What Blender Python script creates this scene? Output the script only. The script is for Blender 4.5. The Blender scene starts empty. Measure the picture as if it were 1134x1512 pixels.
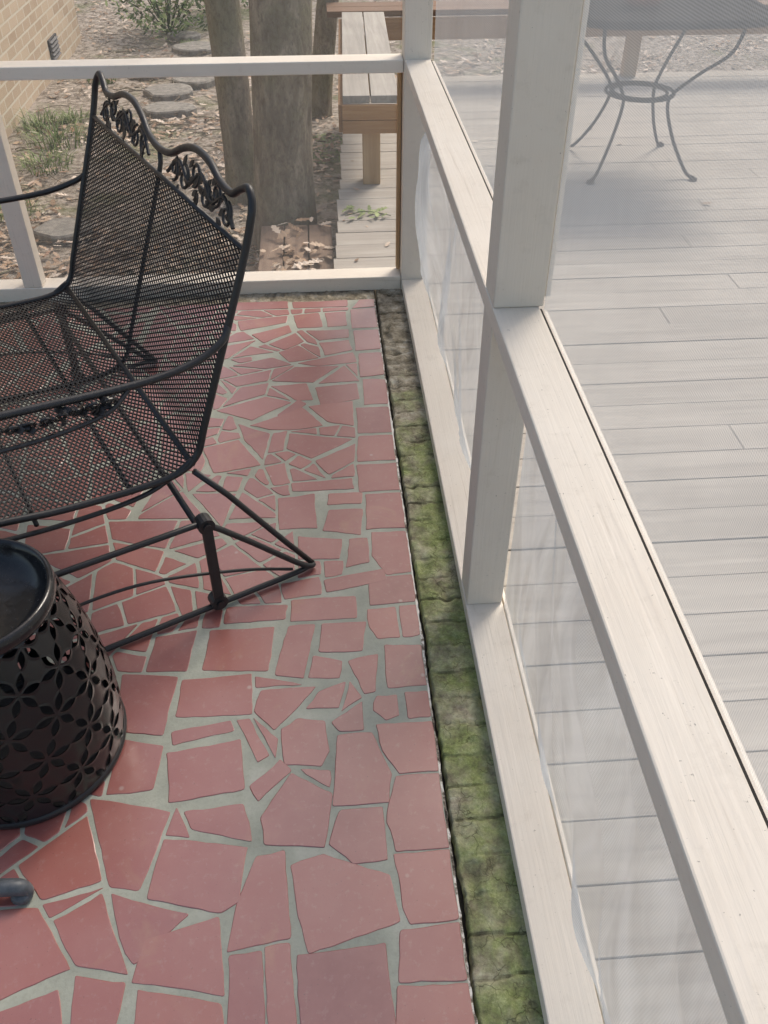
import bpy, math, random
from mathutils import Vector, Matrix, noise
random.seed(7)
R=random.random
U=random.uniform
scene=bpy.context.scene
col=scene.collection
F=1290.0; H=1.6; TH=math.radians(40.7); PH=math.radians(4.2)
sT,cT,sP,cP=math.sin(TH),math.cos(TH),math.sin(PH),math.cos(PH)
def fl(u,v,z=0.0):
    du=(u-567)/F; dv=(756-v)/F
    t=(H-z)/(sT-dv*cT); X=du*t; Y=t*(cT+dv*sT)
    return (X*cP+Y*sP, -X*sP+Y*cP)

# ---------------------------------------------------------------- materials
def lin(r,g,b):
    f=lambda c:(c/255/12.92) if c/255<=0.04045 else ((c/255+0.055)/1.055)**2.4
    return (f(r),f(g),f(b),1)
class M:
    def __init__(s,name,rough=0.7,metal=0.0,spec=0.5):
        s.m=bpy.data.materials.new(name); s.m.use_nodes=True
        s.nt=s.m.node_tree; s.n=s.nt.nodes; s.l=s.nt.links
        s.b=s.n['Principled BSDF']; s.b.inputs['Roughness'].default_value=rough
        s.b.inputs['Metallic'].default_value=metal
        s.b.inputs['Specular IOR Level'].default_value=spec
    def set(s,sock,v):
        if isinstance(v,bpy.types.NodeSocket): s.l.new(v,sock)
        else: sock.default_value=v
    def coord(s,scale=(1,1,1),kind='Object'):
        tc=s.n.new('ShaderNodeTexCoord'); mp=s.n.new('ShaderNodeMapping')
        mp.inputs['Scale'].default_value=scale
        s.l.new(tc.outputs[kind],mp.inputs['Vector']); return mp.outputs[0]
    def warp(s,vec,scale,amt):
        t=s.n.new('ShaderNodeTexNoise'); s.l.new(vec,t.inputs['Vector']); t.inputs['Scale'].default_value=scale; t.inputs['Detail'].default_value=3
        a=s.n.new('ShaderNodeVectorMath'); a.operation='SUBTRACT'; s.l.new(t.outputs['Color'],a.inputs[0]); a.inputs[1].default_value=(.5,.5,.5)
        b=s.n.new('ShaderNodeVectorMath'); b.operation='SCALE'; s.l.new(a.outputs[0],b.inputs[0]); b.inputs['Scale'].default_value=amt
        c=s.n.new('ShaderNodeVectorMath'); c.operation='ADD'; s.l.new(vec,c.inputs[0]); s.l.new(b.outputs[0],c.inputs[1]); return c.outputs[0]
    def noise(s,vec,scale=5,detail=4,rough=.55,dist=0):
        t=s.n.new('ShaderNodeTexNoise'); s.l.new(vec,t.inputs['Vector'])
        t.inputs['Scale'].default_value=scale; t.inputs['Detail'].default_value=detail
        t.inputs['Roughness'].default_value=rough; t.inputs['Distortion'].default_value=dist
        return t.outputs['Fac']
    def vor(s,vec,scale=5,feature='F1',out='Distance',rnd=1):
        t=s.n.new('ShaderNodeTexVoronoi'); t.feature=feature; s.l.new(vec,t.inputs['Vector'])
        t.inputs['Scale'].default_value=scale; t.inputs['Randomness'].default_value=rnd
        return t.outputs[out]
    def ramp(s,fac,stops,interp='LINEAR'):
        t=s.n.new('ShaderNodeValToRGB'); s.l.new(fac,t.inputs[0]); e=t.color_ramp.elements
        t.color_ramp.interpolation=interp
        while len(e)<len(stops): e.new(.5)
        for i,(p,c) in enumerate(stops):
            e[i].position=p; e[i].color=c if isinstance(c,tuple) else (c,c,c,1)
        return t.outputs[0]
    def mix(s,fac,a,b,mode='MIX'):
        t=s.n.new('ShaderNodeMix'); t.data_type='RGBA'; t.blend_type=mode
        s.set(t.inputs[0],fac); s.set(t.inputs[6],a); s.set(t.inputs[7],b); return t.outputs[2]
    def math(s,op,a,b=0.0,c=None):
        t=s.n.new('ShaderNodeMath'); t.operation=op; s.set(t.inputs[0],a); s.set(t.inputs[1],b)
        if c is not None: s.set(t.inputs[2],c)
        return t.outputs[0]
    def attr(s,name='tint'):
        t=s.n.new('ShaderNodeAttribute'); t.attribute_name=name; return t.outputs['Fac']
    def bump(s,h,strength=.3,dist=.002):
        t=s.n.new('ShaderNodeBump'); t.inputs['Strength'].default_value=strength
        t.inputs['Distance'].default_value=dist; s.l.new(h,t.inputs['Height'])
        s.l.new(t.outputs[0],s.b.inputs['Normal']); return t
    def base(s,v): s.set(s.b.inputs['Base Color'],v)
    def rough(s,v): s.set(s.b.inputs['Roughness'],v)

def paint(name,axis,dark=1.0):
    m=M(name,.55)
    sc={'x':(1.6,60,60),'y':(60,1.6,60),'z':(60,60,1.6)}[axis]
    g=m.noise(m.coord(sc),1,5,.65,.6)
    g2=m.noise(m.coord(tuple(k*2.6 for k in sc)),1,4,.6,.3)
    o=m.coord()
    big=m.noise(o,3,4,.6)
    spk=m.noise(o,140,3,.7)
    dirt=m.noise(o,22,5,.75)
    c=m.mix(m.ramp(big,[(.3,0.),(.75,1.)]),(.76*dark,.70*dark,.61*dark,1),(.69*dark,.62*dark,.525*dark,1))
    c=m.mix(m.math('MULTIPLY',m.ramp(g,[(.30,1.),(.37,0.)]),.30),c,(.40,.33,.25,1))
    c=m.mix(m.math('MULTIPLY',m.ramp(dirt,[(.56,0.),(.75,1.)]),.28),c,(.44,.38,.30,1))
    c=m.mix(m.math('MULTIPLY',m.ramp(spk,[(.26,1.),(.32,0.)]),.8),c,(.15,.13,.10,1))
    m.base(c); m.rough(m.ramp(g2,[(.3,.42),(.7,.68)]))
    m.bump(m.math('ADD',m.math('MULTIPLY',g,.9),m.math('MULTIPLY',g2,.6)),.55,.002)
    return m.m
PX,PY,PZ=paint('cream_paint_x','x'),paint('cream_paint_y','y'),paint('cream_paint_z','z',.95)

def rawwood(name,axis,c1,c2,tv=.2):
    m=M(name,.8)
    sc={'x':(1.5,30,30),'y':(30,1.5,30),'z':(30,30,1.5)}[axis]
    g=m.noise(m.coord(sc),1,6,.65,.8); big=m.noise(m.coord(),2.5,4,.6)
    t=m.attr()
    c=m.mix(m.ramp(g,[(.3,0.),(.7,1.)]),c1,c2)
    c=m.mix(m.math('MULTIPLY',t,tv),c,tuple(k*.76 for k in c1[:3])+(1,))
    c=m.mix(m.math('MULTIPLY',m.ramp(big,[(.42,0.),(.65,1.)]),.35),c,tuple(k*.68 for k in c1[:3])+(1,))
    m.base(c); m.bump(g,.4,.002); return m.m
DECK=rawwood('weathered_deck','x',lin(152,145,136),lin(186,180,170),.22)
DECKY=rawwood('weathered_bench','y',lin(150,145,138),lin(186,181,172),.35)
DECKX=rawwood('weathered_bench_x','x',lin(112,84,64),lin(146,114,88),.35)
TAN=rawwood('tan_wood_x','x',lin(150,112,76),lin(190,150,108),.35)
TANZ=rawwood('tan_wood_z','z',lin(164,132,96),lin(198,168,130),.35)
BRN=rawwood('brown_wood','y',lin(118,98,84),lin(154,132,114),.35)

def tilemat():
    m=M('quarry_tile',.4,0,.6)
    o=m.coord(); t=m.attr()
    c=m.ramp(t,[(0,(.215,.056,.050,1)),(.25,(.26,.073,.063,1)),(.55,(.29,.088,.075,1)),(.8,(.32,.100,.078,1)),(1,(.36,.108,.062,1))])
    n=m.noise(o,9,5,.6); n2=m.noise(o,60,4,.7); n3=m.noise(o,2.2,3,.5)
    c=m.mix(m.math('MULTIPLY',m.ramp(n,[(.35,0.),(.7,1.)]),.45),c,(.36,.155,.13,1))
    c=m.mix(m.math('MULTIPLY',m.ramp(n2,[(.56,0.),(.75,1.)]),.35),c,(.42,.28,.25,1))
    sp=m.noise(o,210,2,.6)
    c=m.mix(m.math('MULTIPLY',m.ramp(sp,[(.26,1.),(.32,0.)]),.6),c,(.07,.035,.03,1))
    st=m.noise(o,4.5,5,.7,.8)
    c=m.mix(m.math('MULTIPLY',m.ramp(st,[(.58,0.),(.72,1.)]),.35),c,(.40,.22,.12,1))
    ws=m.vor(o,7.3)
    c=m.mix(m.math('MULTIPLY',m.ramp(ws,[(.02,1.),(.05,0.)]),.5),c,(.5,.42,.38,1))
    m.base(c)
    m.rough(m.math('ADD',m.ramp(n3,[(.3,.24),(.7,.38)]),m.math('MULTIPLY',n2,.18)))
    m.b.inputs['Coat Weight'].default_value=1; m.b.inputs['Coat Roughness'].default_value=.27; m.b.inputs['Coat IOR'].default_value=1.75
    m.bump(m.math('ADD',n,m.math('MULTIPLY',n2,.35)),.22,.002)
    return m.m
def groutmat():
    m=M('grout',.6); o=m.coord()
    n=m.noise(o,8,5,.6); n2=m.noise(o,120,4,.7)
    c=m.ramp(n,[(.3,lin(142,146,134)),(.55,lin(162,165,152)),(.75,lin(180,181,170))])
    c=m.mix(m.math('MULTIPLY',m.ramp(n2,[(.5,0.),(.75,1.)]),.3),c,lin(112,112,98))
    m.base(c); m.bump(n2,.4,.002); return m.m
TILE,GROUT=tilemat(),groutmat()

def mossbrick():
    m=M('mossy_brick',.95,0,.2); o=m.coord()
    ow=m.warp(o,14,.06)
    big=m.noise(ow,8,4,.65); mid=m.noise(o,24,6,.72); fine=m.noise(o,190,4,.75)
    cr=m.vor(m.warp(o,30,.05),24,'DISTANCE_TO_EDGE')
    stone=m.ramp(mid,[(.30,lin(96,90,76)),(.45,lin(144,136,118)),(.56,lin(180,172,154)),(.70,lin(214,209,196))])
    moss=m.ramp(m.math('ADD',m.math('MULTIPLY',fine,.5),m.math('MULTIPLY',mid,.5)),[(.34,lin(84,98,52)),(.5,lin(126,140,80)),(.66,lin(170,178,124))])
    sep=m.n.new('ShaderNodeSeparateXYZ'); m.l.new(o,sep.inputs[0])
    fy=m.n.new('ShaderNodeMapRange'); m.l.new(sep.outputs['Y'],fy.inputs[0])
    fy.inputs[1].default_value=2.1; fy.inputs[2].default_value=2.8; fy.inputs[3].default_value=.12; fy.inputs[4].default_value=-.10
    mk=m.math('ADD',m.math('ADD',m.math('MULTIPLY',big,.62),m.math('MULTIPLY',mid,.35)),fy.outputs[0])
    mask=m.ramp(mk,[(.48,0.),(.66,1.)])
    c=m.mix(m.math('MULTIPLY',mask,.85),stone,moss)
    c=m.mix(m.math('MULTIPLY',m.ramp(m.attr(),[(.0,1.),(.7,0.)]),.66),c,lin(66,62,46))
    grime=m.noise(o,11,5,.7)
    c=m.mix(m.math('MULTIPLY',m.ramp(grime,[(.55,0.),(.70,1.)]),.35),c,lin(92,86,66))
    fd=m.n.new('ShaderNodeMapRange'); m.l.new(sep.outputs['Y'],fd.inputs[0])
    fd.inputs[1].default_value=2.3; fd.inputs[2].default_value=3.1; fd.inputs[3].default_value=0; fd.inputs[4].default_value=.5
    c=m.mix(m.math('MULTIPLY',fd.outputs[0],m.ramp(big,[(.35,.4),(.6,1.)])),c,lin(86,78,66))  # brick colour darkens towards the far end
    crk=m.math('MULTIPLY',m.ramp(cr,[(.0,1.),(.03,0.)]),m.ramp(m.noise(o,9,3,.6),[(.46,0.),(.56,1.)]))
    c=m.mix(m.math('MULTIPLY',crk,.6),c,lin(62,58,42))
    m.base(c)
    h=m.math('SUBTRACT',m.math('ADD',mid,m.math('MULTIPLY',fine,.35)),m.math('MULTIPLY',crk,.3))
    m.bump(h,.75,.005); return m.m
MOSS=mossbrick()

def simple(name,c1,c2,scale=8,rough=.8,bump=.3,bd=.004,detail=5,metal=0,spec=.5):
    m=M(name,rough,metal,spec); o=m.coord(); n=m.noise(o,scale,detail,.6)
    m.base(m.ramp(n,[(.3,c1),(.7,c2)])); m.bump(n,bump,bd); return m.m
def edgemat():
    m=M('chipped_white_edge',.9); o=m.coord(); n=m.noise(o,45,5,.75); n2=m.noise(o,3.5,3,.6)
    f=m.math('ADD',m.math('MULTIPLY',n,.5),m.math('MULTIPLY',n2,.6))
    m.base(m.ramp(f,[(.44,lin(40,34,28)),(.50,lin(130,122,110)),(.55,lin(216,214,208))])); m.bump(n,.6,.004); return m.m
EDGE=edgemat()
DARK=simple('dark_gap',(.02,.018,.015,1),(.04,.035,.03,1),40,.95)

def ironmat(name,base=(.012,.012,.013,1),rough=.38,spec=.5):
    m=M(name,rough,0,spec); o=m.coord(); n=m.noise(o,90,4,.7)
    m.base(m.ramp(n,[(.3,base),(.75,tuple(k*2.0 for k in base[:3])+(1,))]))
    m.rough(m.ramp(n,[(.3,rough-.08),(.7,rough+.14)])); m.bump(n,.12,.001); return m.m
IRON=ironmat('black_iron'); IRONM=ironmat('black_mesh_iron',(.010,.010,.010,1),.42,.45); IRONG=ironmat('grey_iron',(.055,.062,.07,1),.4); TIRON=ironmat('dull_iron',(.006,.005,.005,1),.9,.05)

def screenmat(name,op,colr,var=.16,tlw=.45,fold=.9):
    m=M(name,.8)
    out=m.n['Material Output']
    tr=m.n.new('ShaderNodeBsdfTransparent'); df=m.n.new('ShaderNodeBsdfDiffuse'); mx=m.n.new('ShaderNodeMixShader')
    tl=m.n.new('ShaderNodeBsdfTranslucent'); m2=m.n.new('ShaderNodeMixShader'); m2.inputs[0].default_value=tlw
    o=m.coord(); n=m.noise(m.coord((1,1,.8)),1.9,3,.5,.4)
    foldshade=m.noise(m.coord((1,1.8,.9)),3.0,3,.55,1.6)
    cc=m.mix(m.ramp(foldshade,[(.38,0.),(.60,1.)]),tuple(k*fold for k in colr[:3])+(1,),colr)  # shading of the folds painted into the screen colour as darker blotches
    m.l.new(cc,df.inputs[0]); m.l.new(cc,tl.inputs[0])
    w=m.n.new('ShaderNodeTexWave'); w.bands_direction='Z'; w.inputs['Scale'].default_value=95; w.inputs['Distortion'].default_value=.6; m.l.new(o,w.inputs[0])
    w2=m.n.new('ShaderNodeTexWave'); w2.bands_direction='Y'; w2.inputs['Scale'].default_value=85; w2.inputs['Distortion'].default_value=.6; m.l.new(o,w2.inputs[0])
    ww=m.math('MULTIPLY',m.math('ADD',w.outputs['Fac'],w2.outputs['Fac']),.5)
    f=m.math('ADD',m.math('MULTIPLY',n,var),op-var/2)
    f=m.math('ADD',f,m.math('MULTIPLY',m.math('SUBTRACT',ww,.5),.2))
    m.l.new(df.outputs[0],m2.inputs[1]); m.l.new(tl.outputs[0],m2.inputs[2])
    m.l.new(f,mx.inputs[0]); m.l.new(tr.outputs[0],mx.inputs[1]); m.l.new(m2.outputs[0],mx.inputs[2])
    m.l.new(mx.outputs[0],out.inputs[0]); m.n.remove(m.b); return m.m
SCR=screenmat('insect_screen_loose',.60,(.68,.72,.75,1),.2,.38,.74); SCRU=screenmat('insect_screen',.42,(.68,.715,.745,1),.06,.45,.96); SCRB=screenmat('insect_screen_thin',.08,(.6,.62,.62,1))

def stoolmat():
    m=M('pierced_black_metal',.26,0,.5); m.base((.010,.010,.011,1))
    tc=m.n.new('ShaderNodeTexCoord'); sep=m.n.new('ShaderNodeSeparateXYZ'); m.l.new(tc.outputs['UV'],sep.inputs[0])
    def lat(ox,oy):
        x=m.math('SUBTRACT',m.math('FRACT',m.math('ADD',sep.outputs[0],ox)),.5)
        y=m.math('MULTIPLY',m.math('SUBTRACT',m.math('FRACT',m.math('ADD',sep.outputs[1],oy)),.5),1.732)
        r=m.math('SQRT',m.math('ADD',m.math('MULTIPLY',x,x),m.math('MULTIPLY',y,y)))
        th=m.math('ARCTAN2',y,x)
        q=m.math('SUBTRACT',m.math('MULTIPLY',m.math('FRACT',m.math('ADD',m.math('DIVIDE',th,math.pi/3),6.5)),math.pi/3),math.pi/6)
        al=m.math('MULTIPLY',r,m.math('COSINE',q)); pe=m.math('ABSOLUTE',m.math('MULTIPLY',r,m.math('SINE',q)))
        d=m.math('DIVIDE',m.math('SUBTRACT',al,.28),.20)
        wd=m.math('MULTIPLY',m.math('SUBTRACT',1.0,m.math('MULTIPLY',d,d)),.085)
        return m.math('SUBTRACT',wd,pe)
    g=m.math('MAXIMUM',lat(0,0),lat(.5,.5))
    hole=m.math('GREATER_THAN',g,0.0)
    rim=m.ramp(m.math('ADD',m.math('MULTIPLY',g,5),.5),[(.2,0.),(.5,1.)])
    m.bump(rim,.45,.002)
    m.l.new(m.math('SUBTRACT',1.0,hole),m.b.inputs['Alpha']); return m.m
STOOL=stoolmat()

def housebrick():
    m=M('beige_brick',.9); tc=m.n.new('ShaderNodeTexCoord'); sep=m.n.new('ShaderNodeSeparateXYZ'); cb=m.n.new('ShaderNodeCombineXYZ')
    m.l.new(tc.outputs['Object'],sep.inputs[0])
    m.l.new(m.math('ADD',sep.outputs['Y'],sep.outputs['X']),cb.inputs[0]); m.l.new(sep.outputs['Z'],cb.inputs[1])
    b=m.n.new('ShaderNodeTexBrick'); m.l.new(cb.outputs[0],b.inputs['Vector'])
    b.inputs['Scale'].default_value=1; b.inputs['Brick Width'].default_value=.21; b.inputs['Row Height'].default_value=.075
    b.inputs['Mortar Size'].default_value=.008; b.inputs['Color1'].default_value=lin(186,168,146); b.inputs['Color2'].default_value=lin(162,142,120); b.inputs['Mortar'].default_value=lin(194,186,170)
    n=m.noise(tc.outputs['Object'],6,5,.65)
    c=m.mix(m.math('MULTIPLY',m.ramp(n,[(.4,0.),(.7,1.)]),.3),b.outputs[0],lin(184,170,146))
    m.base(c); m.bump(m.math('SUBTRACT',m.math('MULTIPLY',n,.3),b.outputs['Fac']),.6,.006); return m.m
HB=housebrick()

def groundmat():
    m=M('leaf_litter_soil',.95,0,.2); o=m.coord()
    a=m.noise(o,1.3,5,.65); b=m.noise(o,28,6,.75); v=m.vor(o,26,'F1','Color')
    c=m.ramp(b,[(.3,lin(80,72,64)),(.5,lin(138,128,116)),(.68,lin(190,182,170))])
    sv=m.n.new('ShaderNodeSeparateColor'); m.l.new(v,sv.inputs[0])
    c=m.mix(m.ramp(sv.outputs[0],[(.6,0.),(.65,.6)]),c,lin(184,174,164))
    c=m.mix(m.ramp(a,[(.54,0.),(.64,.6)]),c,lin(104,112,68))
    m.base(c); m.bump(m.math('ADD',b,sv.outputs[1]),1,.02); return m.m
GR=groundmat()
def leafmat(name,stops):
    m=M(name,.7,0,.35); t=m.attr(); c=m.ramp(t,stops)
    n=m.noise(m.coord(),60,3,.6); c=m.mix(m.math('MULTIPLY',n,.3),c,(.16,.10,.06,1)) if 'dry' in name else c
    m.base(c); return m.m
DRY=leafmat('dry_leaf',[(0,lin(110,86,68)),(.25,lin(164,136,110)),(.6,lin(200,178,156)),(.85,lin(226,214,200)),(1,lin(154,112,84))])
GRN=leafmat('green_leaf',[(0,lin(48,66,30)),(.5,lin(92,116,58)),(1,lin(150,162,110))])
BRIGHT=leafmat('bright_leaf',[(0,lin(80,150,40)),(1,lin(140,200,80))])
def barkmat():
    m=M('bark',.95,0,.2); n=m.noise(m.coord((1,1,.35)),14,6,.72,.5); n2=m.noise(m.coord(),3.2,4,.6); n3=m.noise(m.coord((1,1,.6)),60,4,.7)
    c=m.ramp(n,[(.3,lin(84,75,64)),(.5,lin(124,114,100)),(.72,lin(168,158,142))])
    c=m.mix(m.ramp(n2,[(.45,0.),(.62,.6)]),c,lin(124,122,94))
    c=m.mix(m.math('MULTIPLY',m.ramp(n3,[(.3,1.),(.5,0.)]),.5),c,lin(62,54,44))
    m.base(c); m.bump(m.math('ADD',n,m.math('MULTIPLY',n3,.3)),.9,.012); return m.m
BARK=barkmat()
STONE=simple('grey_flagstone',lin(98,96,92),lin(150,146,138),25,.9,.5,.004)
TERRA=simple('terracotta',lin(150,74,50),lin(176,96,70),20,.8)
VENT=simple('dark_vent',lin(40,40,44),lin(70,70,74),40,.6)

# ---------------------------------------------------------------- mesh helpers
class B:
    def __init__(s): s.v=[];s.f=[];s.m=[];s.t=[];s.uv=None
    def add(s,vs,fs,mi=0,t=0.5):
        o=len(s.v); s.v+= [tuple(x) for x in vs]
        for f in fs: s.f.append(tuple(i+o for i in f)); s.m.append(mi); s.t.append(t)
    def box(s,x0,x1,y0,y1,z0,z1,mi=0,t=None):
        t=R() if t is None else t
        vs=[(x,y,z) for z in(z0,z1) for y in(y0,y1) for x in(x0,x1)]
        s.add(vs,[(0,2,3,1),(4,5,7,6),(0,1,5,4),(2,6,7,3),(0,4,6,2),(1,3,7,5)],mi,t)
    def obox(s,c,ax,ay,az,hx,hy,hz,mi=0,t=.5):
        c=Vector(c);ax=Vector(ax)*hx;ay=Vector(ay)*hy;az=Vector(az)*hz
        vs=[c+ax*i+ay*j+az*k for k in(-1,1) for j in(-1,1) for i in(-1,1)]
        s.add(vs,[(0,2,3,1),(4,5,7,6),(0,1,5,4),(2,6,7,3),(0,4,6,2),(1,3,7,5)],mi,t)
    def tube(s,pts,r,n=8,mi=0,t=.5,cap=True,closed=False):
        pts=[Vector(p) for p in pts]; N=len(pts)
        if N<2: return
        rs=r if isinstance(r,(list,tuple)) else [r]*N
        up=None; vs=[]
        for i,p in enumerate(pts):
            if closed: d=pts[(i+1)%N]-pts[i-1]
            else: d=pts[min(i+1,N-1)]-pts[max(i-1,0)]
            if d.length<1e-9: d=Vector((0,0,1))
            d.normalize()
            if up is None:
                up=Vector((0,0,1)) if abs(d.z)<.9 else Vector((1,0,0))
            up=(up-d*up.dot(d))
            if up.length<1e-6: up=Vector((1,0,0)) if abs(d.x)<.9 else Vector((0,1,0)); up=up-d*up.dot(d)
            up.normalize(); sd=d.cross(up)
            for k in range(n):
                a=2*math.pi*(k+.5)/n; vs.append(p+(up*math.cos(a)+sd*math.sin(a))*rs[i])
        fs=[]
        for i in range(N if closed else N-1):
            j=(i+1)%N
            for k in range(n):
                fs.append((i*n+k,i*n+(k+1)%n,j*n+(k+1)%n,j*n+k))
        if cap and not closed:
            fs.append(tuple(range(n-1,-1,-1))); fs.append(tuple((N-1)*n+k for k in range(n)))
        s.add(vs,fs,mi,t)
    def lathe(s,prof,c=(0,0,0),n=48,mi=0,uvrep=None):
        vs=[];fs=[]
        for r,z in prof:
            for k in range(n):
                a=2*math.pi*k/n; vs.append((c[0]+r*math.cos(a),c[1]+r*math.sin(a),c[2]+z))
        for i in range(len(prof)-1):
            for k in range(n):
                fs.append((i*n+k,i*n+(k+1)%n,(i+1)*n+(k+1)%n,(i+1)*n+k))
        s.add(vs,fs,mi)
        if uvrep:
            s.uv=[]; L=[0]
            for i in range(1,len(prof)): L.append(L[-1]+math.dist(prof[i],prof[i-1]))
            for i in range(len(prof)-1):
                for k in range(n):
                    u0=k/n*uvrep[0];u1=(k+1)/n*uvrep[0];v0=L[i]/L[-1]*uvrep[1];v1=L[i+1]/L[-1]*uvrep[1]
                    s.uv+=[(u0,v0),(u1,v0),(u1,v1),(u0,v1)]
    def obj(s,name,mats,parent=None,smooth=False,bevel=0,label=None,cat=None,kind=None,group=None):
        me=bpy.data.meshes.new(name); me.from_pydata(s.v,[],s.f); me.update()
        for m in (mats if isinstance(mats,(list,tuple)) else [mats]): me.materials.append(m)
        me.polygons.foreach_set('material_index',s.m)
        a=me.attributes.new('tint','FLOAT','FACE'); a.data.foreach_set('value',s.t)
        if s.uv:
            u=me.uv_layers.new(name='UVMap'); u.data.foreach_set('uv',[c for p in s.uv for c in p])
        if smooth: me.polygons.foreach_set('use_smooth',[True]*len(me.polygons))
        o=bpy.data.objects.new(name,me); col.objects.link(o)
        if bevel:
            b=o.modifiers.new('bevel','BEVEL'); b.width=bevel; b.segments=2; b.limit_method='ANGLE'
        if parent: o.parent=parent
        if label: o['label']=label
        if cat: o['category']=cat
        if kind: o['kind']=kind
        if group: o['group']=group
        return o
def empty(name,loc,label,cat,group=None):
    o=bpy.data.objects.new(name,None); col.objects.link(o); o.empty_display_size=.1
    o['label']=label; o['category']=cat
    if group:o['group']=group
    o.location=loc
    return o
def attach(o,e):
    o.parent=e; o.matrix_parent_inverse=Matrix.Translation(e.location).inverted(); return o
def cr(pts,n=8,closed=False):
    P=[Vector(p) for p in pts]; out=[]; N=len(P)
    for i in range(N-1):
        a=P[max(i-1,0)];b=P[i];c=P[i+1];d=P[min(i+2,N-1)]
        for k in range(n):
            t=k/n; out.append(.5*((2*b)+(c-a)*t+(2*a-5*b+4*c-d)*t*t+(3*b-a-3*c+d)*t**3))
    out.append(P[-1]); return out

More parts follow.
